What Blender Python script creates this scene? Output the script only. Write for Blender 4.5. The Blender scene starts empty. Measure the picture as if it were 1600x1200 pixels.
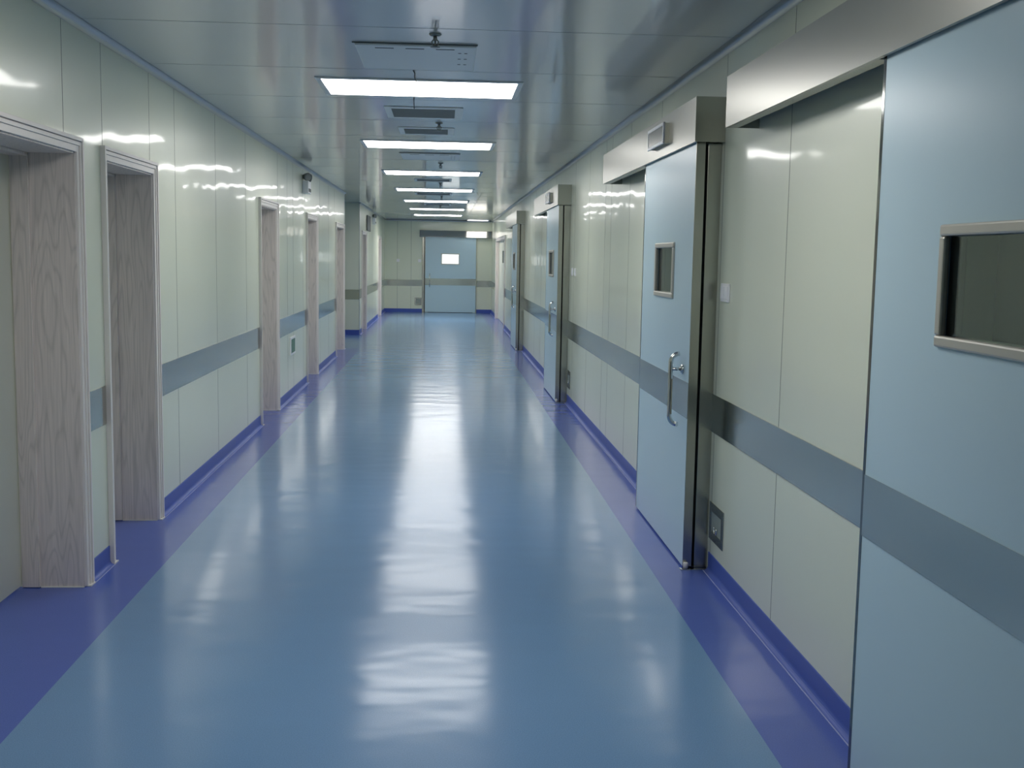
import bpy, bmesh, math, random
from mathutils import Matrix, Vector

scene = bpy.context.scene
COL = scene.collection

# ------------------------------------------------------------------ camera, world, exposure
H_CAM = 1.62
cam_data = bpy.data.cameras.new("camera")
cam_data.sensor_fit = 'HORIZONTAL'
cam_data.sensor_width = 36.0
cam_data.lens = 1756.93 / 1600 * 36.0
cam_data.clip_start = 0.05
cam_data.clip_end = 200
cam = bpy.data.objects.new("camera", cam_data)
COL.objects.link(cam)
cam.matrix_world = Matrix((
    (0.99804193, -0.00983272, -0.06177074, 0.0),
    (-0.06028698, 0.11192981, -0.99188568, 0.0),
    (0.01666692, 0.99366747, 0.11111786, H_CAM),
    (0, 0, 0, 1)))
scene.camera = cam

world = bpy.data.worlds.new("sky")
scene.world = world
world.use_nodes = True
world.node_tree.nodes["Background"].inputs[0].default_value = (0.85, 0.93, 1.0, 1)
world.node_tree.nodes["Background"].inputs[1].default_value = 2.0

vs = scene.view_settings
vs.view_transform = 'Standard'
vs.look = 'None'
vs.exposure = 0.0
vs.gamma = 1.0
vs.use_curve_mapping = False
LAMP = 12.0            # brightness of the ceiling panels' lenses
cy = scene.cycles
cy.max_bounces = 10
cy.diffuse_bounces = 5
cy.glossy_bounces = 6
cy.transmission_bounces = 6
cy.sample_clamp_indirect = 40.0
cy.caustics_reflective = False
cy.caustics_refractive = False

# ------------------------------------------------------------------ main sizes (metres)
XL = -1.722           # left wall surface
XR = 1.412            # right wall surface
HC = 2.690            # ceiling
YB = -4.5             # end behind the camera
YE = 33.2             # far end wall
Y_C0, Y_C1 = 19.81, 23.3     # mouth of the side corridor on the left

# ------------------------------------------------------------------ materials
MATS = {}

def new_mat(name):
    m = bpy.data.materials.new(name)
    m.use_nodes = True
    nt = m.node_tree
    b = nt.nodes["Principled BSDF"]
    return m, nt, b

def simple(name, col, rough=0.5, metal=0.0, coat=0.0, coat_rough=0.05, spec=0.5, emit=None, estr=0.0):
    m, nt, b = new_mat(name)
    b.inputs["Base Color"].default_value = (*col, 1)
    b.inputs["Roughness"].default_value = rough
    b.inputs["Metallic"].default_value = metal
    b.inputs["Coat Weight"].default_value = coat
    b.inputs["Coat Roughness"].default_value = coat_rough
    b.inputs["Specular IOR Level"].default_value = spec
    if emit:
        b.inputs["Emission Color"].default_value = (*emit, 1)
        b.inputs["Emission Strength"].default_value = estr
    MATS[name] = m
    return m

def add_bump(m, scale=(1, 1, 1), noise=2.0, detail=1.0, dist=0.002, strength=1.0, coat=True):
    nt = m.node_tree
    b = nt.nodes["Principled BSDF"]
    g = nt.nodes.new("ShaderNodeNewGeometry")
    mp = nt.nodes.new("ShaderNodeMapping")
    mp.inputs["Scale"].default_value = scale
    n = nt.nodes.new("ShaderNodeTexNoise")
    n.inputs["Scale"].default_value = noise
    n.inputs["Detail"].default_value = detail
    bp = nt.nodes.new("ShaderNodeBump")
    bp.inputs["Distance"].default_value = dist
    bp.inputs["Strength"].default_value = strength
    nt.links.new(g.outputs["Position"], mp.inputs["Vector"])
    nt.links.new(mp.outputs["Vector"], n.inputs["Vector"])
    nt.links.new(n.outputs["Fac"], bp.inputs["Height"])
    nt.links.new(bp.outputs["Normal"], b.inputs["Normal"])
    if coat:
        nt.links.new(bp.outputs["Normal"], b.inputs["Coat Normal"])

def speckle(m, col, amount, noise):
    """fine colour variation of the sheet itself"""
    nt = m.node_tree
    b = nt.nodes["Principled BSDF"]
    g = nt.nodes.new("ShaderNodeNewGeometry")
    n = nt.nodes.new("ShaderNodeTexNoise")
    n.inputs["Scale"].default_value = noise
    n.inputs["Detail"].default_value = 2
    r = nt.nodes.new("ShaderNodeValToRGB")
    c = Vector(col)
    lo, hi = c * (1 - amount), c * (1 + amount)
    r.color_ramp.elements[0].color = (*lo, 1)
    r.color_ramp.elements[1].color = (*hi, 1)
    r.color_ramp.elements[0].position = 0.3
    r.color_ramp.elements[1].position = 0.7
    nt.links.new(g.outputs["Position"], n.inputs["Vector"])
    nt.links.new(n.outputs["Fac"], r.inputs["Fac"])
    nt.links.new(r.outputs["Color"], b.inputs["Base Color"])

WALL_C = (0.745, 0.785, 0.645)
simple("wall_panel", WALL_C, rough=0.30, coat=0.32, coat_rough=0.07)
add_bump(MATS["wall_panel"], (1, 1, 1), noise=2.0, detail=1.0, dist=0.0075)
simple("ceiling_seam", (0.22, 0.24, 0.24), rough=0.6)
simple("wall_seam", (0.16, 0.18, 0.15), rough=0.6)
simple("ceiling_panel", (0.54, 0.545, 0.53), rough=0.32, coat=0.9, coat_rough=0.075)
add_bump(MATS["ceiling_panel"], (1, 1, 1), noise=1.2, detail=0.5, dist=0.0012)
FLOOR_C = (0.155, 0.285, 0.490)
BORDER_C = (0.088, 0.140, 0.46)
simple("floor_vinyl", FLOOR_C, rough=0.165, spec=0.24)
speckle(MATS["floor_vinyl"], FLOOR_C, 0.12, 260)
add_bump(MATS["floor_vinyl"], (1.0, 1.7, 1), noise=2.2, detail=1.5, dist=0.0042)
simple("border_vinyl", BORDER_C, rough=0.165, spec=0.26)
speckle(MATS["border_vinyl"], BORDER_C, 0.10, 260)
add_bump(MATS["border_vinyl"], (1.0, 1.7, 1), noise=2.2, detail=1.5, dist=0.0042)
simple("base_vinyl", (0.055, 0.105, 0.43), rough=0.4)
simple("weld_bead", (0.42, 0.47, 0.70), rough=0.4)
simple("sealant", (0.75, 0.74, 0.70), rough=0.5)
simple("steel_polished", (0.60, 0.58, 0.54), rough=0.13, metal=1.0)
simple("steel", (0.43, 0.425, 0.395), rough=0.30, metal=1.0)
simple("steel_band", (0.60, 0.60, 0.545), rough=0.14, metal=1.0)
add_bump(MATS["steel_band"], (1, 1, 1), noise=2.0, detail=0.5, dist=0.0012)
simple("steel_dark", (0.42, 0.41, 0.36), rough=0.26, metal=1.0)
simple("steel_black", (0.20, 0.21, 0.20), rough=0.10, metal=1.0)
simple("chrome", (0.62, 0.63, 0.63), rough=0.12, metal=1.0)
simple("aluminium", (0.46, 0.49, 0.52), rough=0.35, metal=1.0)
simple("window_trim", (0.52, 0.50, 0.44), rough=0.35, metal=0.3)
simple("door_blue", (0.50, 0.67, 0.765), rough=0.27, coat=0.0)
add_bump(MATS["door_blue"], (1, 1, 1), noise=1.4, detail=0.5, dist=0.0012)
simple("door_cream", (0.64, 0.65, 0.56), rough=0.4)
simple("gap_black", (0.012, 0.013, 0.012), rough=0.7)
simple("white_paint", (0.76, 0.79, 0.80), rough=0.4)
simple("white_plastic", (0.88, 0.88, 0.90), rough=0.35)
simple("grey_louver", (0.22, 0.235, 0.23), rough=0.5)
simple("dark_slot", (0.10, 0.115, 0.12), rough=0.7)
simple("brass_dull", (0.24, 0.25, 0.24), rough=0.35, metal=1.0)
simple("lamp_lens", (0.9, 0.9, 0.9), rough=0.4, emit=(1.0, 0.985, 0.95), estr=LAMP)
simple("lamp_lens_end", (0.9, 0.9, 0.9), rough=0.4, emit=(1.0, 0.985, 0.95), estr=LAMP * 0.3)
simple("lamp_lens_bright", (0.9, 0.9, 0.9), rough=0.4, emit=(1.0, 0.985, 0.95), estr=LAMP * 2.2)
simple("lit_window", (0.8, 0.8, 0.8), rough=0.3, emit=(0.95, 1.0, 1.0), estr=1.15)
simple("sign_green", (0.03, 0.16, 0.07), rough=0.3)
simple("sign_screen", (0.10, 0.105, 0.10), rough=0.25)
simple("sensor_lens", (0.30, 0.34, 0.31), rough=0.25)
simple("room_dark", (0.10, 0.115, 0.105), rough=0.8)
simple("cable_black", (0.02, 0.02, 0.022), rough=0.6)
simple("roller_white", (0.8, 0.79, 0.74), rough=0.45)

def glass_mat():
    m, nt, b = new_mat("glass")
    b.inputs["Base Color"].default_value = (0.72, 0.86, 0.78, 1)
    b.inputs["Roughness"].default_value = 0.02
    b.inputs["Transmission Weight"].default_value = 1.0
    b.inputs["IOR"].default_value = 1.5
    MATS["glass"] = m
glass_mat()

def wood_mat():
    m, nt, b = new_mat("wood_grain")
    tc = nt.nodes.new("ShaderNodeTexCoord")
    mp = nt.nodes.new("ShaderNodeMapping")
    mp.inputs["Scale"].default_value = (1.0, 1.0, 0.09)
    n = nt.nodes.new("ShaderNodeTexNoise")
    n.inputs["Scale"].default_value = 9.0
    n.inputs["Detail"].default_value = 1.5
    mul = nt.nodes.new("ShaderNodeMath"); mul.operation = 'MULTIPLY'; mul.inputs[1].default_value = 15.0
    fr = nt.nodes.new("ShaderNodeMath"); fr.operation = 'PINGPONG'; fr.inputs[1].default_value = 0.5
    r = nt.nodes.new("ShaderNodeValToRGB")
    r.color_ramp.elements[0].position = 0.0
    r.color_ramp.elements[0].color = (0.70, 0.64, 0.595, 1)
    r.color_ramp.elements[1].position = 0.22
    r.color_ramp.elements[1].color = (0.84, 0.76, 0.71, 1)
    mp2 = nt.nodes.new("ShaderNodeMapping")
    mp2.inputs["Scale"].default_value = (1.0, 1.0, 0.03)
    n2 = nt.nodes.new("ShaderNodeTexNoise")
    n2.inputs["Scale"].default_value = 160.0
    n2.inputs["Detail"].default_value = 2.0
    mix = nt.nodes.new("ShaderNodeMix"); mix.data_type = 'RGBA'; mix.blend_type = 'MULTIPLY'
    mix.inputs[0].default_value = 0.35
    L = nt.links
    L.new(tc.outputs["Object"], mp.inputs["Vector"]); L.new(mp.outputs["Vector"], n.inputs["Vector"])
    L.new(n.outputs["Fac"], mul.inputs[0]); L.new(mul.outputs[0], fr.inputs[0]); L.new(fr.outputs[0], r.inputs["Fac"])
    L.new(tc.outputs["Object"], mp2.inputs["Vector"]); L.new(mp2.outputs["Vector"], n2.inputs["Vector"])
    L.new(r.outputs["Color"], mix.inputs[6]); L.new(n2.outputs["Fac"], mix.inputs[7])
    bright = nt.nodes.new("ShaderNodeBrightContrast"); bright.inputs["Bright"].default_value = 0.03
    L.new(mix.outputs[2], bright.inputs["Color"])
    L.new(bright.outputs[0], b.inputs["Base Color"])
    b.inputs["Roughness"].default_value = 0.42
    MATS["wood_grain"] = m
wood_mat()
simple("wood_edge", (0.80, 0.755, 0.72), rough=0.38)

# ------------------------------------------------------------------ mesh helpers
class MB:
    """collects shapes in world coordinates; build() links them as ONE mesh object"""
    def __init__(self):
        self.bm = bmesh.new()
        self.mats = []

    def mi(self, mat):
        if mat not in self.mats:
            self.mats.append(mat)
        return self.mats.index(mat)

    def box(self, x0, x1, y0, y1, z0, z1, mat):
        x0, x1 = min(x0, x1), max(x0, x1)
        y0, y1 = min(y0, y1), max(y0, y1)
        z0, z1 = min(z0, z1), max(z0, z1)
        k = self.mi(mat)
        v = [self.bm.verts.new(p) for p in ((x0, y0, z0), (x1, y0, z0), (x1, y1, z0), (x0, y1, z0),
                                           (x0, y0, z1), (x1, y0, z1), (x1, y1, z1), (x0, y1, z1))]
        for f in ((3, 2, 1, 0), (4, 5, 6, 7), (0, 1, 5, 4), (1, 2, 6, 5), (2, 3, 7, 6), (3, 0, 4, 7)):
            self.bm.faces.new([v[i] for i in f]).material_index = k
        return self

    def quad(self, pts, mat):
        k = self.mi(mat)
        self.bm.faces.new([self.bm.verts.new(p) for p in pts]).material_index = k
        return self

    def tube(self, path, r, mat, seg=12):
        k = self.mi(mat)
        path = [Vector(p) for p in path]
        rings = []
        ref = None
        for i, p in enumerate(path):
            t = (path[min(i + 1, len(path) - 1)] - path[max(i - 1, 0)]).normalized()
            if ref is None:
                ref = Vector((0, 0, 1)) if abs(t.z) < 0.9 else Vector((0, 1, 0))
            u = t.cross(ref).normalized()
            w = u.cross(t).normalized()
            ref = w
            rings.append([self.bm.verts.new(p + r * (math.cos(2 * math.pi * j / seg) * u + math.sin(2 * math.pi * j / seg) * w)) for j in range(seg)])
        for a, b in zip(rings, rings[1:]):
            for j in range(seg):
                f = self.bm.faces.new((a[j], a[(j + 1) % seg], b[(j + 1) % seg], b[j]))
                f.material_index = k
                f.smooth = True
        self.bm.faces.new(rings[0][::-1]).material_index = k
        self.bm.faces.new(rings[-1]).material_index = k
        return self

    def lathe(self, c, axis, prof, mat, seg=24):
        """prof: (radius, height along axis) pairs; closed with caps"""
        k = self.mi(mat)
        c = Vector(c)
        a = Vector(axis).normalized()
        ref = Vector((0, 0, 1)) if abs(a.z) < 0.9 else Vector((1, 0, 0))
        u = a.cross(ref).normalized()
        w = a.cross(u)
        rings = [[self.bm.verts.new(c + a * h + max(r, 1e-4) * (math.cos(2 * math.pi * j / seg) * u + math.sin(2 * math.pi * j / seg) * w)) for j in range(seg)] for r, h in prof]
        for p, q in zip(rings, rings[1:]):
            for j in range(seg):
                f = self.bm.faces.new((p[j], p[(j + 1) % seg], q[(j + 1) % seg], q[j]))
                f.material_index = k
                f.smooth = True
        self.bm.faces.new(rings[0]).material_index = k
        self.bm.faces.new(rings[-1][::-1]).material_index = k
        return self

    def extrude_y(self, prof, y0, y1, mat, smooth=False):
        """closed (x, z) outline carried along y"""
        k = self.mi(mat)
        a = [self.bm.verts.new((x, y0, z)) for x, z in prof]
        b = [self.bm.verts.new((x, y1, z)) for x, z in prof]
        n = len(prof)
        for i in range(n):
            f = self.bm.faces.new((a[i], a[(i + 1) % n], b[(i + 1) % n], b[i]))
            f.material_index = k
        self.bm.faces.new(a[::-1]).material_index = k
        self.bm.faces.new(b).material_index = k
        return self

    def build(self, name, parent=None, bevel=0.0, loc=None):
        bmesh.ops.recalc_face_normals(self.bm, faces=self.bm.faces[:])
        off = Vector((0, 0, 0))
        if parent is not None:
            p = parent
            while p is not None:
                off += p.location
                p = p.parent
        own = Vector(loc) - off if loc is not None else Vector((0, 0, 0))
        bmesh.ops.translate(self.bm, verts=self.bm.verts[:], vec=-(off + own))
        me = bpy.data.meshes.new(name)
        self.bm.to_mesh(me)
        self.bm.free()
        for m in self.mats:
            me.materials.append(MATS[m])
        o = bpy.data.objects.new(name, me)
        COL.objects.link(o)
        o.location = own
        if parent is not None:
            o.parent = parent
        if bevel:
            md = o.modifiers.new("bevel", 'BEVEL')
            md.width = bevel
            md.segments = 2
            md.limit_method = 'ANGLE'
            md.harden_normals = False
        return o

def tag(o, label=None, cat=None, group=None, kind=None):
    if label: o["label"] = label
    if cat: o["category"] = cat
    if group: o["group"] = group
    if kind: o["kind"] = kind
    return o

def empty(name, loc):
    o = bpy.data.objects.new(name, None)
    COL.objects.link(o)
    o.location = loc
    o.empty_display_size = 0.1
    return o

def copy_tree(o, dy, dx=0.0, dz=0.0):
    c = o.copy(); COL.objects.link(c)
    c.location = o.location + Vector((dx, dy, dz))
    for ch in list(o.children):
        d = ch.copy(); COL.objects.link(d); d.parent = c
        for g in list(ch.children):
            e = g.copy(); COL.objects.link(e); e.parent = d
    return c

def struct(o, label=None, cat=None):
    return tag(o, label, cat, kind="structure")

# ------------------------------------------------------------------ openings
# left wooden doors: (opening y0, y1)
LD = [(3.98, 5.435), (5.90, 6.83), (10.755, 11.775), (14.37, 15.45), (18.22, 19.57)]
LD2 = [(24.0, 25.2), (29.85, 31.1)]
DOOR_TOP = 2.082
SLIDE = [1.83, 5.75, 12.63, 19.75]          # near edge of each sliding leaf
RD = (25.9, 30.2)                            # wooden double door far down the right wall
# clear openings in the right wall behind the leaves
R_OPEN = [(y + 0.10, y + 1.37, 2.12) for y in SLIDE] + [(RD[0], RD[1], DOOR_TOP)]
R_OPEN.sort()

def wall_x(mb, xs, xb, y0, y1, opens, seams):
    """wall along y between face xs and back xb, with door openings and thin joint strips"""
    edge = y0
    for (a, b, zt) in opens:
        mb.box(xs, xb, edge, a, 0, HC + 0.05, "wall_panel")
        mb.box(xs, xb, a, b, zt, HC + 0.05, "wall_panel")
        edge = b
    mb.box(xs, xb, edge, y1, 0, HC + 0.05, "wall_panel")
    s = 1 if xs > xb else -1
    for y in seams:
        zb = 0.0
        for (a, b, zt) in opens:
            if a - 0.09 < y < b + 0.09:
                zb = zt + 0.06
        mb.box(xs - s * 0.002, xs + s * 0.0006, y - 0.0022, y + 0.0022, zb, HC, "wall_seam")

# ------------------------------------------------------------------ setting
# floor: light blue field with darker borders along both walls
FI_L, FI_R = -1.444, 1.107
mb = MB()
mb.box(FI_L, FI_R, YB, YE, -0.1, 0.0, "floor_vinyl")
mb.box(XL - 0.42, FI_L, YB, Y_C0, -0.1, 0.0, "border_vinyl")
mb.box(XL - 0.42, FI_L, Y_C1 - 0.28, YE, -0.1, 0.0, "border_vinyl")
mb.box(-7.0, FI_L, Y_C0, Y_C1 - 0.28, -0.1, 0.0, "floor_vinyl")
mb.box(-7.0, XL - 0.42, Y_C1 - 0.28, Y_C1 + 0.1, -0.1, 0.0, "border_vinyl")
mb.box(FI_R, XR + 2.4, YB, YE, -0.1, 0.0, "border_vinyl")
struct(mb.build("floor"), "glossy mid blue vinyl floor with dark blue borders", "floor")

mb = MB()
mb.box(-7.0, XR + 2.4, YB - 0.2, YE + 0.2, HC, HC + 0.12, "ceiling_panel")
y = 0.60
i = 0
while y < YE:
    mb.box(XL + 0.03, XR - 0.03, y - 0.0014, y + 0.0014, HC - 0.0006, HC + 0.002, "ceiling_seam")
    y += 1.217
for (x) in (0.625,):
    mb.box(x - 0.0025, x + 0.0025, 19.0, YE, HC - 0.0008, HC + 0.002, "wall_seam")
struct(mb.build("ceiling"), "glossy grey metal panel ceiling", "ceiling")

seamL = [-2.9, -1.7, -0.5, 0.7, 1.9, 3.1, 4.12, 5.294, 5.877, 6.80, 7.42, 8.71, 10.01, 11.9, 12.62, 13.1, 14.0, 15.9, 17.1, 18.0]
mb = MB()
wall_x(mb, XL, XL - 0.36, YB, Y_C0, [(a, b, DOOR_TOP) for a, b in LD], seamL)
struct(mb.build("wall_left"), "pale green grey metal panel wall along the corridor, left side", "wall")
mb = MB()
wall_x(mb, XL, XL - 0.36, Y_C1, YE, [(a, b, DOOR_TOP) for a, b in LD2], [26.4, 27.6, 28.8, 31.9])
struct(mb.build("wall_left.001"), "pale panel wall beyond the side corridor", "wall")
# facing walls of the side corridor
mb = MB()
mb.box(-7.0, XL - 0.36, Y_C1, Y_C1 + 0.2, 0, HC + 0.05, "wall_panel")
struct(mb.build("wall_side_corridor"), "pale wall facing the camera inside the side corridor", "wall")
mb = MB()
mb.box(-7.0, XL - 0.36, Y_C0 - 0.2, Y_C0, 0, HC + 0.05, "wall_panel")
mb.box(-7.2, -7.0, Y_C0 - 0.2, Y_C1 + 0.2, 0, HC + 0.05, "wall_panel")
struct(mb.build("wall_side_corridor.001"))

seamR = [-2.6, -1.3, 0.0, 1.2, 3.40, 4.60, 5.70, 7.4, 8.6, 9.55, 9.9, 11.0, 12.2, 14.3, 15.5, 16.3, 17.4, 18.6, 21.4, 22.6, 23.8, 25.0, 31.4]
mb = MB()
wall_x(mb, XR, XR + 0.2, YB, YE, R_OPEN, seamR)
struct(mb.build("wall_right"), "pale cream metal panel wall with sliding doors, right side", "wall")
# dim rooms behind the sliding doors
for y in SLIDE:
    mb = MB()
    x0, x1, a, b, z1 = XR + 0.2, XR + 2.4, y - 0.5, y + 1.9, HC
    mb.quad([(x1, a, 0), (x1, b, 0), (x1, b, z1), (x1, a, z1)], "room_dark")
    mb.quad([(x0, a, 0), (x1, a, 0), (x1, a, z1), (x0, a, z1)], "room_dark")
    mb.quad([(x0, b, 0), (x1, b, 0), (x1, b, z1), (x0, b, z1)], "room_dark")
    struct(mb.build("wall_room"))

# end wall with opening
ED = (-0.535, 0.945)          # end door leaf x range
mb = MB()
EO = (ED[0] + 0.08, ED[1] - 0.08)
mb.box(XL - 0.36, EO[0], YE, YE + 0.15, 0, HC + 0.05, "wall_panel")
mb.box(EO[1], XR + 0.2, YE, YE + 0.15, 0, HC + 0.05, "wall_panel")
mb.box(EO[0], EO[1], YE, YE + 0.15, 2.14, HC + 0.05, "wall_panel")
for x in (-1.35, -0.95):
    mb.box(x - 0.003, x + 0.003, YE - 0.0006, YE + 0.002, 0, HC, "wall_seam")
struct(mb.build("wall_end"), "pale end wall of the corridor around the far blue door", "wall")

mb = MB()  # dark shell added behind the end door to keep sky light out
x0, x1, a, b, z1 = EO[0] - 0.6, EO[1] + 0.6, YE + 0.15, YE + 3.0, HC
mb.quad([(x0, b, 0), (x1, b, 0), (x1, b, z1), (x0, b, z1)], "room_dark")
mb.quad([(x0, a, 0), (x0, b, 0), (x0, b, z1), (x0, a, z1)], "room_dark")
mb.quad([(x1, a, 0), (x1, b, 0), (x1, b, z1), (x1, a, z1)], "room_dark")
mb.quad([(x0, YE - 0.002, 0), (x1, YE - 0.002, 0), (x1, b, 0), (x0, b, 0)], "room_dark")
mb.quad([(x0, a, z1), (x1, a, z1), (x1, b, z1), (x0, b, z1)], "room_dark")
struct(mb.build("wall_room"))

# wall behind the camera; its unseen daylight window is added for reflections
WX0, WX1, WZ0, WZ1 = -0.9, 1.1, 0.95, 2.35
mb = MB()
mb.box(XL - 0.36, WX0, YB - 0.15, YB, 0, HC + 0.05, "wall_panel")
mb.box(WX1, XR + 0.2, YB - 0.15, YB, 0, HC + 0.05, "wall_panel")
mb.box(WX0, WX1, YB - 0.15, YB, 0, WZ0, "wall_panel")
mb.box(WX0, WX1, YB - 0.15, YB, WZ1, HC + 0.05, "wall_panel")
struct(mb.build("wall_back"))
mb = MB()
for a, b, c, d in ((WX0, WX1, WZ0, WZ0 + 0.06), (WX0, WX1, WZ1 - 0.06, WZ1), (WX0, WX0 + 0.06, WZ0, WZ1), (WX1 - 0.06, WX1, WZ0, WZ1), (0.07, 0.13, WZ0, WZ1)):
    mb.box(a, b, YB - 0.11, YB - 0.04, c, d, "white_paint")
win = struct(mb.build("window_1"))
MB().box(WX0 + 0.05, WX1 - 0.05, YB - 0.08, YB - 0.074, WZ0 + 0.05, WZ1 - 0.05, "glass").build("pane", win)

# coved baseboards with a weld bead on the floor
def baseboard(name, side, runs, label):
    """side +1: wall face at XL looking +x; -1: wall face at XR looking -x"""
    mb = MB()
    X = XL if side > 0 else XR
    for y0, y1 in runs:
        prof = [(X, 0.0), (X + side * 0.030, 0.0)]
        for k in range(6):
            t = math.pi / 2 * k / 5
            prof.append((X + side * (0.005 + 0.025 * (1 - math.sin(t))), 0.001 + 0.025 * (1 - math.cos(t))))
        prof += [(X + side * 0.005, 0.098), (X + side * 0.003, 0.101), (X, 0.101)]
        mb.extrude_y(prof, y0, y1, "base_vinyl")
        mb.box(X + side * 0.027, X + side * 0.0315, y0, y1, 0.0, 0.0018, "weld_bead")
    return struct(mb.build(name), label, "baseboard")

def gaps(y0, y1, opens, pad):
    out, e = [], y0
    for a, b in opens:
        if a - pad > e:
            out.append((e, a - pad))
        e = b + pad
    if y1 > e:
        out.append((e, y1))
    return out

CW = 0.068   # casing width
runsL = gaps(YB, Y_C0, LD, CW)
runsL2 = gaps(Y_C1, YE, LD2, CW)
runsR = gaps(YB, YE, [(y, y + 1.40) for y in SLIDE] + [RD], 0.03)
baseboard("baseboard_left", 1, runsL, "dark blue vinyl baseboard along the left wall")
baseboard("baseboard_left.001", 1, runsL2, "dark blue vinyl baseboard beyond the side corridor")
baseboard("baseboard_right", -1, runsR, "dark blue vinyl baseboard along the right wall")
mb = MB()
for x0, x1 in ((XL, ED[0] - 0.05), (ED[1] + 0.03, XR)):
    mb.box(x0, x1, YE - 0.006, YE, 0, 0.101, "base_vinyl")
struct(mb.build("baseboard_end"), "dark blue baseboard under the end wall", "baseboard")
mb = MB()
mb.box(-7.0, XL - 0.001, Y_C1 - 0.006, Y_C1, 0, 0.101, "base_vinyl")
struct(mb.build("baseboard_side_corridor"), "dark blue baseboard in the side corridor", "baseboard")

# steel protection bands, one strip per wall stretch
BZ0, BZ1 = 0.740, 0.938
n_trim = 0
def trim(mb, label):
    global n_trim
    n_trim += 1
    return struct(mb.build("trim_%d" % n_trim, bevel=0.0015), label, "wall band")
LBL = {0: "steel band on the wall before the wooden doorways", 1: "short grey steel band between the first two wooden doorways",
       2: "long grey steel band between the second and third wooden doorways", 3: "grey steel band above the low green sign",
       4: "grey steel band between the fourth and fifth wooden doorways", 5: "tiny steel band at the side corridor corner"}
for i, (a, b) in enumerate(runsL):
    trim(MB().box(XL, XL + 0.004, a, b, BZ0, BZ1, "steel_band"), LBL.get(i))
for i, (a, b) in enumerate(runsL2):
    trim(MB().box(XL, XL + 0.004, a, b, BZ0, BZ1, "steel_band"), "steel band on the far left wall, stretch %s" % ("before its doors", "between its two doors", "next to the end wall")[i])
for i, (a, b) in enumerate(gaps(YB, YE, [(y + 0.09, y + 1.39) for y in SLIDE] + [RD], 0.0)):
    trim(MB().box(XR - 0.004, XR, a, b, BZ0 - 0.004, BZ1 - 0.004, "steel_band"), "mirror steel band on the right wall " + ("behind the viewer", "between the first and second sliding doors", "between the second and third sliding doors", "between the third and fourth sliding doors", "past the fourth sliding door", "next to the end wall")[i])
trim(MB().box(XL, ED[0] - 0.05, YE - 0.004, YE, 0.765, 0.945, "steel_band"), "brown reflecting steel band on the end wall, beside the door")
trim(MB().box(ED[1] + 0.03, XR, YE - 0.004, YE, 0.765, 0.945, "steel_band"), "short steel band on the end wall in the right corner")
trim(MB().box(-7.0, XL - 0.002, Y_C1 - 0.004, Y_C1, 0.725, 0.925, "steel_band"), "dark steel band on the wall in the side corridor")

# aluminium coves between walls and ceiling
def cove(side, X, y0, y1, label):
    mb = MB()
    R = 0.036
    prof = [(X, HC), (X, HC - R)]
    for k in range(9):
        t = math.pi / 2 * k / 8
        # concave quarter round
        prof.append((X + side * (R - R * math.cos(t)) + side * 0.002, HC - R + R * math.sin(t) - 0.002))
    prof.append((X + side * R, HC))
    mb.extrude_y(prof, y0, y1, "aluminium")
    global n_trim
    n_trim += 1
    struct(mb.build("trim_%d" % n_trim), label, "ceiling cove")
cove(1, XL, YB, Y_C0, "bluish aluminium cove between left wall and ceiling")
cove(1, XL, Y_C1, YE, "aluminium cove above the far left wall")
cove(-1, XR, YB, YE, "bluish aluminium cove between right wall and ceiling")
mb = MB()
mb.box(XL + 0.045, XR - 0.045, YE - 0.035, YE, HC - 0.04, HC, "aluminium")
n_trim += 1
struct(mb.build("trim_%d" % n_trim, bevel=0.015), "aluminium cove above the end wall", "ceiling cove")
mb = MB()
mb.box(XL - 0.004, XL + 0.004, Y_C0 - 0.045, Y_C0 + 0.004, 0.0, HC, "aluminium")
n_trim += 1
struct(mb.build("trim_%d" % n_trim), "aluminium corner edge where the side corridor opens", "corner trim")
mb = MB()
mb.box(XL - 0.004, XL + 0.004, Y_C1 - 0.004, Y_C1 + 0.06, 0.0, HC, "aluminium")
n_trim += 1
struct(mb.build("trim_%d" % n_trim), "aluminium corner edge on the far side of the side corridor", "corner trim")

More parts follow.
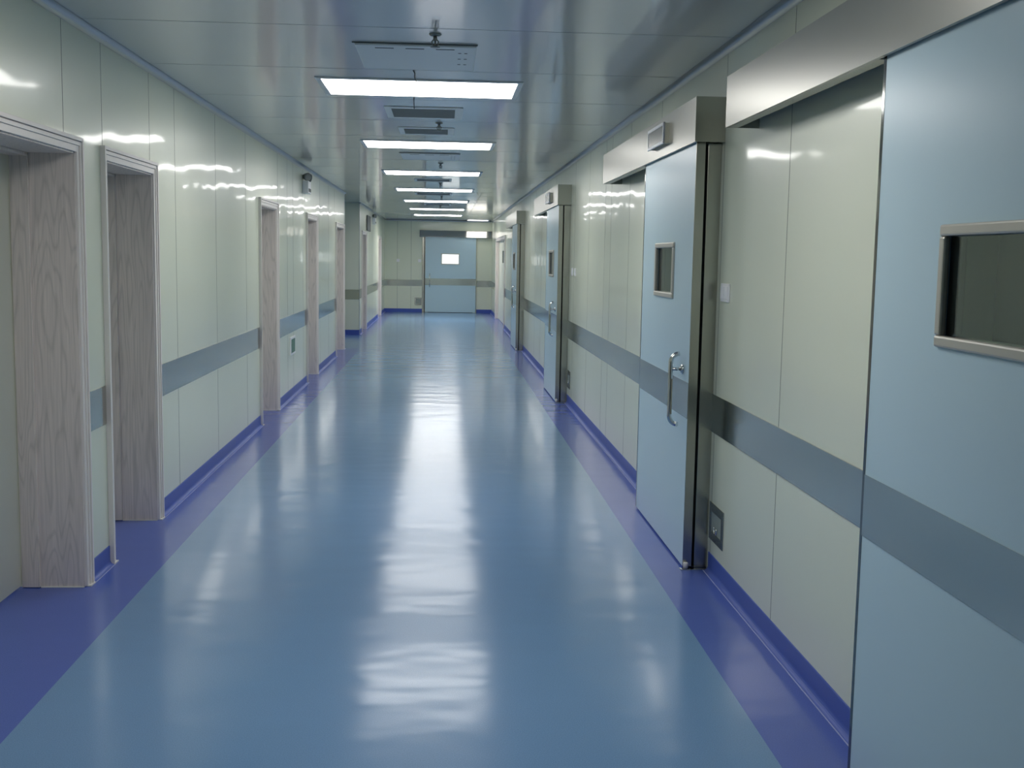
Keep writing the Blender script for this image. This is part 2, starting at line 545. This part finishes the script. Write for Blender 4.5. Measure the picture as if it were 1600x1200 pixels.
# ------------------------------------------------------------------ wooden doorways (deep reveal, moulded casing)
n_door = 0
def wood_door(side, X, y0, y1, label, depth=0.29, window=None):
    global n_door
    n_door += 1
    s = side
    root = empty("door_%d" % n_door, (X, (y0 + y1) / 2, 0))
    struct(root, label, "door")
    zt = DOOR_TOP
    # lining of the reveal, with a stop against the leaf
    mb = MB()
    t = 0.012
    xb = X - s * depth
    for (a, b) in ((y0, y0 + t), (y1 - t, y1)):
        mb.box(X + s * 0.002, xb, a, b, 0.004, zt, "wood_grain")
    mb.box(X + s * 0.002, xb, y0, y1, zt - t, zt, "wood_grain")
    mb.build("jamb_lining", root)
    mb = MB()
    st = 0.016
    for (a, b) in ((y0 + t, y0 + t + st), (y1 - t - st, y1 - t)):
        mb.box(xb, xb + s * 0.085, a, b, 0.004, zt - t, "wood_grain")
    mb.box(xb, xb + s * 0.085, y0 + t, y1 - t, zt - t - st, zt - t, "wood_grain")
    mb.build("door_stop", root, bevel=0.003)
    # casing: three stepped mouldings
    def bars(lo, hi, th, mat, mb):
        mb.box(X, X + s * th, y0 - hi, y0 - lo, 0.004, zt + hi, mat)
        mb.box(X, X + s * th, y1 + lo, y1 + hi, 0.004, zt + hi, mat)
        mb.box(X, X + s * th, y0 - lo, y1 + lo, zt + lo, zt + hi, mat)
    mb = MB()
    bars(-0.004, 0.026, 0.014, "wood_edge", mb)
    bars(0.026, 0.044, 0.020, "wood_edge", mb)
    bars(0.047, CW - 0.003, 0.026, "wood_edge", mb)
    bars(0.044, 0.047, 0.012, "wood_edge", mb)
    mb.build("casing", root, bevel=0.003)
    # sealant line at the floor
    mb = MB()
    for (a, b) in ((y0 + t, y0 + t + 0.005), (y1 - t - 0.005, y1 - t)):
        mb.box(X, xb + s * 0.085, a, b, 0, 0.005, "sealant")
    for (a, b) in ((y0 - CW, y0), (y1, y1 + CW)):
        mb.box(X, X + s * 0.029, a, b, 0, 0.006, "sealant")
    mb.build("sealant_bead", root)
    # leaf
    mb = MB()
    xl0, xl1 = xb - s * 0.004, xb - s * 0.044
    if window is None:
        mb.box(xl0, xl1, y0 + t + 0.004, y1 - t - 0.004, 0.012, zt - t - 0.004, "door_cream")
        mb.build("leaf", root)
    else:
        wa, wb, za, zb = window
        a, b, zt2 = y0 + t + 0.004, y1 - t - 0.004, zt - t - 0.004
        mb.box(xl0, xl1, a, wa, 0.012, zt2, "door_cream")
        mb.box(xl0, xl1, wb, b, 0.012, zt2, "door_cream")
        mb.box(xl0, xl1, wa, wb, 0.012, za, "door_cream")
        mb.box(xl0, xl1, wa, wb, zb, zt2, "door_cream")
        lf = mb.build("leaf", root)
        tag(MB().box(xl0 - s * 0.018, xl0 - s * 0.022, wa, wb, za, zb, "sign_screen").build("pane", lf), "dark glass pane")
    return root

LBLD = ["wide doorway with moulded greyish wood casing, nearest on the left, cream leaf at its edge",
        "second greyish wood doorway, just after the short steel band",
        "third greyish wood doorway, right before the low green sign",
        "fourth greyish wood doorway, just beyond the low green sign",
        "fifth greyish wood doorway, next to the side corridor"]
for (a, b), l in zip(LD, LBLD):
    wood_door(1, XL, a, b, l)
for (a, b), l in zip(LD2, ("narrow wood doorway right after the side corridor", "wood doorway on the left next to the end wall")):
    wood_door(1, XL, a, b, l)
wood_door(-1, XR, RD[0], RD[1], "wide wood framed door far down the right wall with a narrow dark window", depth=0.06, window=(27.6, 28.5, 1.50, 1.80))

# ------------------------------------------------------------------ sliding doors
LW = 1.47
X_LEAF = 1.280
LT = 0.045

def sliding_leaf(y0, label):
    global n_door
    n_door += 1
    root = empty("door_%d" % n_door, (X_LEAF + LT / 2, y0 + LW / 2, 0.012))
    struct(root, label, "sliding door")
    xa, xb = X_LEAF, X_LEAF + LT
    a, b = y0 + 0.006, y0 + LW - 0.020
    z0, z1 = 0.012, 2.30
    wa, wb, za, zb = y0 + 0.49, y0 + 0.985, 1.435, 1.70
    mb = MB()
    mb.box(xa, xb, a, wa, z0, z1, "door_blue")
    mb.box(xa, xb, wb, b, z0, z1, "door_blue")
    mb.box(xa, xb, wa, wb, z0, za, "door_blue")
    mb.box(xa, xb, wa, wb, zb, z1, "door_blue")
    mb.build("leaf", root)
    mb = MB()
    mb.box(xa - 0.001, xb + 0.001, y0, a, z0, z1, "steel_dark")
    mb.build("edge_strip", root, bevel=0.001)
    mb = MB()
    mb.box(xa - 0.001, xb + 0.001, b, y0 + LW, z0, z1, "steel_black")
    mb.build("edge_strip", root, bevel=0.001)
    MB().box(xa - 0.0018, xa + 0.001, a, b, 0.800, 0.988, "steel_band").build("steel_band", root)
    # window
    mb = MB()
    w = 0.030
    oa, ob, oza, ozb = wa - 0.024, wb + 0.024, za - 0.024, zb + 0.024
    for x0, x1 in ((xa - 0.012, xa + 0.008), (xb - 0.008, xb + 0.012)):
        mb.box(x0, x1, oa, ob, oza, oza + w, "window_trim")
        mb.box(x0, x1, oa, ob, ozb - w, ozb, "window_trim")
        mb.box(x0, x1, oa, oa + w, oza + w, ozb - w, "window_trim")
        mb.box(x0, x1, ob - w, ob, oza + w, ozb - w, "window_trim")
    fr = mb.build("window_frame", root, bevel=0.006)
    tag(MB().box(xa + 0.010, xa + 0.016, wa, wb, za, zb, "glass").build("pane", fr), "dark glass pane")
    # handle
    yh = y0 + 0.155
    xh = 1.214
    r = 0.0125
    path = []
    for k in range(7):
        t = math.pi / 2 * k / 6
        path.append((xh + 0.045 - 0.045 * math.sin(t), yh, 0.750 + 0.045 * (1 - math.cos(t))))
    path2 = [(x, y, 1.88 - z) for x, y, z in path][::-1]
    hd = MB().tube(path + path2, r, "chrome").build("handle", root)
    tag(hd, "bent chrome pull bar")
    for z in (1.048,):
        mb = MB().tube([(xh, yh, z), (xa - 0.008, yh, z)], 0.009, "chrome")
        mb.lathe((xa - 0.001, yh, z), (-1, 0, 0), [(0.027, 0), (0.027, 0.004), (0.022, 0.010), (0.012, 0.013)], "chrome")
        mb.build("standoff", hd)
    return root

def track_cover(y0, label):
    """steel housing above a sliding leaf"""
    ya, yb = y0 - 0.05, y0 + 3.25
    root = empty("track_cover", (XR, (ya + yb) / 2, 2.22))
    tag(root, label, "door track cover", "steel covers above the sliding doors")
    xf, zb, zt = 1.258, 2.222, 2.440
    mb = MB()
    th = 0.003
    mb.box(xf, xf + th, ya, yb, zb, zt, "steel")                 # front sheet
    mb.box(xf, XR, ya, yb, zt, zt + th, "steel")                 # top sheet
    mb.box(xf, xf + 0.014, ya, yb, zb - th, zb, "steel")         # folded lip
    mb.box(xf + 0.014, xf + 0.055, y0 + LW + 0.02, yb, zb - th, zb, "steel_dark")
    mb.build("cover_sheet", root)
    for (a, b) in ((ya - 0.003, ya), (yb, yb + 0.003)):
        tag(MB().box(xf, XR, a, b, zb - th, zt + th, "steel_dark").build("end_cap", root), "dark steel end cap")
    mb = MB()
    mb.box(1.345, XR, ya + 0.01, yb - 0.06, 2.31, 2.40, "aluminium")
    mb.box(1.330, 1.345, ya + 0.01, yb - 0.06, 2.335, 2.36, "aluminium")
    mb.build("rail", root)
    return root

def door_post(y0, label):
    root = empty("door_post", (1.376, y0 + 0.04, 0))
    tag(root, label, "door post", "steel posts beside the sliding doors")
    mb = MB()
    mb.box(1.341, XR, y0 + 0.006, y0 + 0.09, 0.006, 2.218, "steel_dark")
    mb.build("post", root, bevel=0.002)
    MB().box(1.326, 1.341, y0 + 0.03, y0 + 0.09, 0.006, 2.218, "gap_black").build("gap_strip", root)  # black strip standing in for the shaded gap between leaf and post
    return root

def floor_guide(y0, label):
    root = empty("floor_guide", (1.33, y0 - 0.01, 0))
    tag(root, label, "floor guide", "floor guides of the sliding doors")
    mb = MB()
    mb.box(1.262, 1.41, y0 - 0.035, y0 + 0.004, 0.0, 0.005, "chrome")
    mb.build("base_plate", root, bevel=0.001)
    mb = MB().lathe((1.292, y0 - 0.016, 0.005), (0, 0, 1), [(0.013, 0), (0.013, 0.03), (0.010, 0.034)], "roller_white")
    tag(mb.build("roller", root), "white plastic roller")
    return root

LBL_S = ["big light blue sliding door at the right edge of the view, with a large dark window",
         "light blue sliding door with chrome pull bar, second along the right wall",
         "light blue sliding door seen edge on, third along the right wall",
         "farthest light blue sliding door on the right wall, a thin sliver"]
NTH = ["nearest", "second", "third", "farthest"]
for y0, l, n in zip(SLIDE, LBL_S, NTH):
    sliding_leaf(y0, l)
    track_cover(y0, "long stainless steel housing above the %s sliding door on the right wall" % n)
    door_post(y0, "dark stainless steel post at the edge of the %s sliding door on the right wall" % n)
    floor_guide(y0, "small steel floor guide with white roller under the %s sliding door's edge" % n)

# lamp boxes on the housings
def indicator(y0, label):
    ya, yb = y0 + 0.62, y0 + 1.10
    x1 = 1.258
    root = empty("indicator_box", (x1, (ya + yb) / 2, 2.275))
    tag(root, label, "indicator box", "indicator boxes on the door housings")
    mb = MB()
    z0, z1 = 2.275, 2.395
    xf = x1 - 0.036
    mb.box(xf + 0.006, x1, ya + 0.004, yb - 0.004, z0 + 0.004, z1 - 0.004, "steel_dark")
    mb.build("housing", root)
    mb = MB()
    w = 0.018
    mb.box(xf, xf + 0.012, ya, yb, z0, z0 + w, "white_plastic")
    mb.box(xf, xf + 0.012, ya, yb, z1 - w, z1, "white_plastic")
    mb.box(xf, xf + 0.012, ya, ya + w, z0 + w, z1 - w, "white_plastic")
    mb.box(xf, xf + 0.012, yb - w, yb, z0 + w, z1 - w, "white_plastic")
    mb.build("rim", root, bevel=0.003)
    tag(MB().box(xf + 0.003, xf + 0.007, ya + w, yb - w, z0 + w, z1 - w, "sign_screen").build("screen", root), "dark grey screen")
    return root
indicator(SLIDE[1], "small grey screen box with pale rim on the second sliding door's housing")
indicator(SLIDE[2], "tiny screen box on the third sliding door's housing")

# the door in the end wall
n_door += 1
er = struct(empty("door_%d" % n_door, ((ED[0] + ED[1]) / 2, YE - 0.05, 0.012)), "light blue sliding door in the end wall with a bright window", "sliding door")
ya, yb = YE - 0.075, YE - 0.03
wa, wb, za, zb = -0.045, 0.435, 1.43, 1.70
mb = MB()
mb.box(ED[0], wa, ya, yb, 0.012, 2.26, "door_blue")
mb.box(wb, ED[1], ya, yb, 0.012, 2.26, "door_blue")
mb.box(wa, wb, ya, yb, 0.012, za, "door_blue")
mb.box(wa, wb, ya, yb, zb, 2.26, "door_blue")
mb.build("leaf", er)
MB().box(ED[0], ED[1], ya - 0.002, ya + 0.001, 0.800, 0.995, "steel_band").build("steel_band", er)
for x in (ED[0] - 0.007, ED[1]):
    MB().box(x, x + 0.007, ya - 0.001, yb + 0.001, 0.012, 2.26, "steel_dark").build("edge_strip", er)
mb = MB()
mb.box(wa - 0.025, wb + 0.025, ya - 0.01, ya + 0.006, za - 0.025, za, "window_trim")
mb.box(wa - 0.025, wb + 0.025, ya - 0.01, ya + 0.006, zb, zb + 0.025, "window_trim")
mb.box(wa - 0.025, wa, ya - 0.01, ya + 0.006, za, zb, "window_trim")
mb.box(wb, wb + 0.025, ya - 0.01, ya + 0.006, za, zb, "window_trim")
ef = mb.build("window_frame", er)
tag(MB().box(wa, wb, ya + 0.012, ya + 0.018, za, zb, "lit_window").build("pane", ef), "pane lit bright white from the room behind")
path = [(ED[0] + 0.13, ya - 0.02, 0.75), (ED[0] + 0.13, ya - 0.06, 0.79), (ED[0] + 0.13, ya - 0.06, 1.09), (ED[0] + 0.13, ya - 0.02, 1.13)]
eh = MB().tube(path, 0.0125, "chrome").build("handle", er)
MB().tube([(ED[0] + 0.13, ya - 0.06, 1.05), (ED[0] + 0.13, ya, 1.05)], 0.009, "chrome").build("standoff", eh)

# housing over the end door
root = tag(empty("track_cover", (0.35, YE, 2.2)), "wide stainless steel housing above the far door in the end wall", "door track cover", "steel covers above the sliding doors")
mb = MB()
def cover_outline(x0, x1, mat, mb):
    # front sheet leans back, shaped to mirror the small ceiling lamp
    k = mb.mi(mat)
    prof = [(YE - 0.130, 2.198), (YE - 0.052, 2.388), (YE - 0.001, 2.388), (YE - 0.001, 2.384), (YE - 0.055, 2.384), (YE - 0.126, 2.210), (YE - 0.126, 2.198)]
    if mat == "steel_dark":
        prof = [(YE - 0.131, 2.197), (YE - 0.052, 2.389), (YE - 0.001, 2.389), (YE - 0.001, 2.197)]
    a = [mb.bm.verts.new((x0, y, z)) for y, z in prof]
    b = [mb.bm.verts.new((x1, y, z)) for y, z in prof]
    n = len(prof)
    for i in range(n):
        mb.bm.faces.new((a[i], a[(i + 1) % n], b[(i + 1) % n], b[i])).material_index = k
    mb.bm.faces.new(a[::-1]).material_index = k
    mb.bm.faces.new(b).material_index = k
cover_outline(-0.70, XR - 0.01, "steel_polished", mb)
mb.build("cover_sheet", root)
for x in (-0.703, XR - 0.01):
    mb = MB()
    cover_outline(x, x + 0.003, "steel_dark", mb)
    mb.build("end_cap", root)
root = tag(empty("door_post", (-0.6, YE - 0.02, 0)), "thin dark steel post at the left of the far end door", "door post", "steel posts beside the sliding doors")
MB().box(-0.625, ED[0] - 0.03, YE - 0.028, YE, 0.004, 2.198, "steel_dark").build("post", root, bevel=0.002)
MB().box(ED[0] - 0.03, ED[0] - 0.005, YE - 0.028, YE, 0.004, 2.198, "gap_black").build("gap_strip", root)  # black strip painting the dark gap beside the end leaf

# ------------------------------------------------------------------ ceiling lights
LX0, LX1, LDEP = -0.755, 0.442, 0.655
def ceiling_light():
    root = empty("ceiling_light", ((LX0 + LX1) / 2, 7.045 + LDEP / 2, HC))
    a, b = 7.045, 7.045 + LDEP
    w = 0.036
    mb = MB()
    z0 = HC - 0.008
    mb.box(LX0 - w, LX1 + w, a - w, a, z0, HC, "white_paint")
    mb.box(LX0 - w, LX1 + w, b, b + w, z0, HC, "white_paint")
    mb.box(LX0 - w, LX0, a, b, z0, HC, "white_paint")
    mb.box(LX1, LX1 + w, a, b, z0, HC, "white_paint")
    mb.build("frame", root, bevel=0.003)
    tag(MB().box(LX0, LX1, a, b, HC - 0.007, HC, "lamp_lens").build("diffuser", root), "glowing white diffuser")
    return root
base = ceiling_light()
ORD = {-2: "overhead behind the viewer", -1: "overhead just out of view", 0: "nearest and widest in view, between slotted panel and vent",
       1: "second in the row, beyond the small dark vent", 2: "third in the row, beyond the second slotted panel",
       3: "fourth in the row", 4: "fifth in the row", 5: "sixth in the row", 6: "farthest in the row, near the end wall"}
for k in (0, -1, 1, 2, 3, 4, 5, 6):
    o = base if k == 0 else copy_tree(base, 3.65 * k)
    if k == 6:                      # farthest lens raised in strength to lift the dim end wall
        for ch in o.children:
            if ch.name.startswith("diffuser"):
                ch.data = ch.data.copy()
                ch.data.materials[0] = MATS["lamp_lens_bright"]
    tag(o, "glowing rectangular ceiling light, " + ORD[k], "ceiling light", "rectangular ceiling lights in a row")

# small lamp in front of the far door housing
root = tag(empty("ceiling_light", (0.97, 32.6, HC)), "small square ceiling light right in front of the far end door, at the right", "ceiling light")
a, b, c, d = 0.68, 1.26, 32.28, 32.84
mb = MB()
for x0, x1, y0, y1 in ((a - 0.03, b + 0.03, c - 0.03, c), (a - 0.03, b + 0.03, d, d + 0.03), (a - 0.03, a, c, d), (b, b + 0.03, c, d)):
    mb.box(x0, x1, y0, y1, HC - 0.010, HC, "white_paint")
mb.build("frame", root)
tag(MB().box(a, b, c, d, HC - 0.012, HC, "lamp_lens_end").build("diffuser", root), "glowing white diffuser")

# ------------------------------------------------------------------ slotted ceiling panels
def slotted_unit():
    x0, x1, y0, y1 = -0.460, 0.158, 5.86, 6.58
    root = empty("ceiling_unit", ((x0 + x1) / 2, (y0 + y1) / 2, HC))
    zb = HC - 0.014
    MB().box(x0, x1, y0, y1, zb, HC, "white_paint").build("housing", root, bevel=0.006)
    MB().box(x0 - 0.012, x1 + 0.004, y0 - 0.010, y0 - 0.002, HC - 0.005, HC, "dark_slot").build("near_edge_strip", root)  # dark strip along the panel's near edge
    for k in range(3):
        a = x0 + 0.10 + k * 0.155
        MB().box(a, a + 0.095, y0 + 0.055, y0 + 0.072, zb - 0.0012, zb + 0.002, "dark_slot").build("slot", root)
    for i in range(2):
        for j in range(3):
            a, b = x1 - 0.085 + i * 0.032, y0 + 0.16 + j * 0.17
            MB().lathe((a, b, zb + 0.001), (0, 0, -1), [(0.009, 0), (0.009, 0.002)], "dark_slot", seg=12).build("hole", root)
    return root
u = slotted_unit()
G = "slotted white ceiling panels"
tag(u, "white ceiling panel with three slots and six holes, nearest", "ceiling panel unit", G)
u2 = copy_tree(u, 6.02)
tag(u2, "white slotted ceiling panel between the second and third lights", "ceiling panel unit", G)

# ------------------------------------------------------------------ vents
def vent(x0, x1, y0, y1, sx0, sx1, sy0, sy1, label):
    root = empty("ceiling_vent", ((x0 + x1) / 2, (y0 + y1) / 2, HC))
    tag(root, label, "ceiling vent", "louvered ceiling vents")
    mb = MB()
    z0 = HC - 0.006
    mb.box(x0, x1, y0, sy0, z0, HC, "white_paint")
    mb.box(x0, x1, sy1, y1, z0, HC, "white_paint")
    mb.box(x0, sx0, sy0, sy1, z0, HC, "white_paint")
    mb.box(sx1, x1, sy0, sy1, z0, HC, "white_paint")
    mb.build("frame", root, bevel=0.002)
    mb = MB()
    mb.box(sx0, sx1, sy0, sy1, HC - 0.002, HC, "dark_slot")
    n = max(6, int((sy1 - sy0) / 0.03))
    for k in range(n):
        yy = sy0 + (k + 0.5) * (sy1 - sy0) / n
        mb.box(sx0, sx1, yy - 0.009, yy + 0.009, HC - 0.008, HC - 0.004, "grey_louver")
    tag(mb.build("grille", root), "dark grey louvered grille")
vent(-0.44, 0.131, 8.27, 8.93, -0.39, 0.072, 8.36, 8.85, "large dark louvered ceiling vent right beyond the nearest light")
vent(-0.39, 0.080, 9.56, 10.10, -0.343, 0.024, 9.64, 10.02, "smaller dark louvered ceiling vent just before the second light")
vent(-0.42, 0.10, 15.74, 16.25, -0.383, 0.070, 15.80, 16.18, "dark louvered ceiling vent just beyond the third light")
vent(-0.50, 0.13, 19.10, 19.75, -0.455, 0.09, 19.18, 19.68, "dark louvered ceiling vent just beyond the fourth light")
vent(-0.41, 0.14, 23.05, 23.60, -0.366, 0.104, 23.12, 23.55, "dark louvered ceiling vent just beyond the fifth light")

# sprinklers
def sprinkler():
    root = empty("sprinkler", (-0.051, 5.60, HC))
    x, y = -0.051, 5.60
    MB().lathe((x, y, HC), (0, 0, -1), [(0.030, 0), (0.030, 0.004), (0.022, 0.010), (0.012, 0.012)], "brass_dull").build("flange", root)
    mb = MB()
    mb.lathe((x, y, HC - 0.010), (0, 0, -1), [(0.010, 0), (0.010, 0.02), (0.006, 0.024)], "brass_dull", seg=14)
    for s in (-1, 1):
        mb.tube([(x + s * 0.008, y, HC - 0.026), (x + s * 0.017, y, HC - 0.036), (x + s * 0.013, y, HC - 0.050), (x, y, HC - 0.060)], 0.003, "brass_dull", seg=8)
    mb.tube([(x, y, HC - 0.03), (x, y, HC - 0.058)], 0.004, "brass_dull", seg=8)
    mb.build("head", root)
    MB().lathe((x, y, HC - 0.060), (0, 0, -1), [(0.006, 0), (0.024, 0.001), (0.024, 0.003), (0.006, 0.004)], "brass_dull", seg=16).build("deflector", root)
    return root
sp = sprinkler()
for k, (yy, xx, l) in enumerate(((5.60, -0.051, "beside the nearest slotted panel"), (9.22, -0.047, "at the small vent before the second light"), (13.10, -0.045, "before the third light"),
                                 (16.6, -0.059, "just past the third light's vent"), (20.2, -0.047, "between the fourth and fifth lights"), (23.9, -0.08, "before the sixth light"))):
    o = sp if k == 0 else copy_tree(sp, yy - 5.60, xx + 0.051)
    tag(o, "small metal ceiling sprinkler " + l, "sprinkler", "ceiling sprinklers")

# loose cables on the ceiling
o = MB().tube([(-0.182, 6.57, HC - 0.020), (-0.178, 6.72, HC - 0.012), (-0.184, 6.88, HC - 0.008), (-0.176, 7.02, HC - 0.014)], 0.0035, "cable_black", seg=8).build("ceiling_cable", loc=(-0.18, 6.6, HC))
tag(o, "thin black cable between the slotted panel and the nearest light", "cable", "thin ceiling cables")
o = MB().tube([(-0.209, 7.74, HC - 0.010), (-0.214, 7.90, HC - 0.006), (-0.218, 8.08, HC - 0.006), (-0.222, 8.28, HC - 0.012)], 0.0035, "cable_black", seg=8).build("ceiling_cable", loc=(-0.21, 7.8, HC))
tag(o, "thin black cable between the nearest light and the large vent", "cable", "thin ceiling cables")

# ------------------------------------------------------------------ emergency lamps on the left wall
def emergency(y, z0, label):
    root = empty("emergency_lamp", (XL, y, z0))
    tag(root, label, "emergency lamp", "twin head emergency lamps on the left wall")
    MB().box(XL, XL + 0.075, y - 0.14, y + 0.14, z0, z0 + 0.15, "white_plastic").build("battery_box", root, bevel=0.008)
    MB().box(XL + 0.075, XL + 0.078, y - 0.11, y + 0.11, z0 + 0.02, z0 + 0.06, "dark_slot").build("label_strip", root)
    for s in (-1, 1):
        c = (XL + 0.045, y + s * 0.085, z0 + 0.20)
        mb = MB().tube([(c[0], c[1], z0 + 0.145), (c[0], c[1], z0 + 0.18)], 0.008, "dark_slot", seg=10)
        mb.lathe((c[0] - 0.015, c[1] - s * 0.0, c[2]), (0.75, s * 0.55, -0.12), [(0.020, -0.03), (0.034, -0.01), (0.050, 0.035), (0.052, 0.045), (0.040, 0.047)], "grey_louver", seg=20)
        mb.build("lamp_head", root)
emergency(14.1, 2.365, "twin head emergency lamp high on the left wall above the fourth doorway")
emergency(27.6, 2.38, "small twin head emergency lamp on the far left wall past the side corridor")

# projecting sign on the far left wall
root = tag(empty("wall_sign", (XL, 25.6, 2.17)), "dark framed sign standing off the far left wall below the ceiling", "sign")
MB().box(XL + 0.010, XL + 0.030, 25.35, 26.45, 2.18, 2.52, "dark_slot").build("board", root, bevel=0.004)
for yy in (25.5, 26.3):
    MB().box(XL, XL + 0.012, yy - 0.03, yy + 0.03, 2.46, 2.49, "aluminium").build("bracket", root)

# low green sign
root = tag(empty("exit_sign", (XL, 12.96, 0.50)), "small green sign with pale frame low on the left wall", "sign")
MB().box(XL, XL + 0.014, 12.78, 13.16, 0.485, 0.69, "white_plastic").build("sign_frame", root, bevel=0.003)
MB().box(XL + 0.013, XL + 0.0155, 12.815, 13.125, 0.51, 0.665, "sign_green").build("sign_plate", root)

# ------------------------------------------------------------------ recessed steel boxes low on the walls
def recess_box(y0, y1, z0, z1, label):
    root = empty("recessed_box", (XR, (y0 + y1) / 2, z0))
    tag(root, label, "recessed box", "recessed steel boxes low on the walls")
    w = 0.045
    mb = MB()
    xf = XR - 0.005
    mb.box(xf, XR, y0, y1, z0, z0 + w, "steel_dark")
    mb.box(xf, XR, y0, y1, z1 - w, z1, "steel_dark")
    mb.box(xf, XR, y0, y0 + w, z0 + w, z1 - w, "steel_dark")
    mb.box(xf, XR, y1 - w, y1, z0 + w, z1 - w, "steel_dark")
    mb.build("faceplate", root, bevel=0.0015)
    MB().box(XR - 0.0025, XR, y0 + w, y1 - w, z0 + w, z1 - w, "sensor_lens").build("inner_panel", root)
    c = Vector((XR - 0.007, (y0 + y1) / 2, z0 + w + 0.030))
    path = [(c.x, c.y + 0.026 * math.cos(t), c.z + 0.026 * math.sin(t)) for t in [math.pi * (0.9 + 1.2 * k / 12) for k in range(13)]]
    tag(MB().tube(path, 0.004, "chrome", seg=8).build("ring", root), "bright metal ring")
recess_box(5.435, 5.725, 0.177, 0.372, "recessed steel box with a ring low beside the second sliding door")
recess_box(12.30, 12.58, 0.185, 0.380, "recessed steel box low beside the third sliding door")
root = tag(empty("recessed_box", (-0.73, YE, 0.2)), "small steel box low on the end wall left of the far door", "recessed box", "recessed steel boxes low on the walls")
mb = MB()
for a, b, c, d in ((-0.84, -0.63, 0.205, 0.24), (-0.84, -0.63, 0.39, 0.425), (-0.84, -0.805, 0.24, 0.39), (-0.665, -0.63, 0.24, 0.39)):
    mb.box(a, b, YE - 0.006, YE, c, d, "steel_dark")
mb.build("faceplate", root)
MB().box(-0.805, -0.665, YE - 0.003, YE, 0.24, 0.39, "sensor_lens").build("inner_panel", root)

# ------------------------------------------------------------------ switches
def switch(name, x, y, z, axis, label, w=0.086, h=0.086):
    root = tag(empty(name, (x, y, z)), label, "wall switch", "white wall switches")
    a, b = MB(), MB()
    if axis == 'x':
        a.box(x - 0.009, x, y - w / 2, y + w / 2, z, z + h, "white_plastic")
        for k in range(2):
            yy = y - w / 2 + 0.008 + k * (w - 0.016) / 2
            MB().box(x - 0.013, x - 0.008, yy + 0.002, yy + (w - 0.016) / 2 - 0.002, z + 0.014, z + h - 0.014, "white_plastic").build("rocker", root, bevel=0.002)
    else:
        a.box(x - w / 2, x + w / 2, y - 0.009, y, z, z + h, "white_plastic")
        MB().box(x - w / 2 + 0.014, x + w / 2 - 0.014, y - 0.013, y - 0.008, z + 0.014, z + h - 0.014, "white_plastic").build("rocker", root)
    a.build("plate", root, bevel=0.003)
switch("wall_switch", XR, 5.565, 1.42, 'x', "white double wall switch beside the second sliding door", w=0.16, h=0.092)
switch("wall_switch", XR, 12.32, 1.44, 'x', "white wall switch beside the third sliding door, nearer the door")
switch("wall_switch", XR, 12.05, 1.44, 'x', "white wall switch beside the third sliding door, farther from the door")
switch("wall_switch", -1.33, YE, 1.46, 'y', "white plate on the end wall, far left of the door")
switch("wall_switch", -0.70, YE, 1.46, 'y', "white plate on the end wall close to the door")
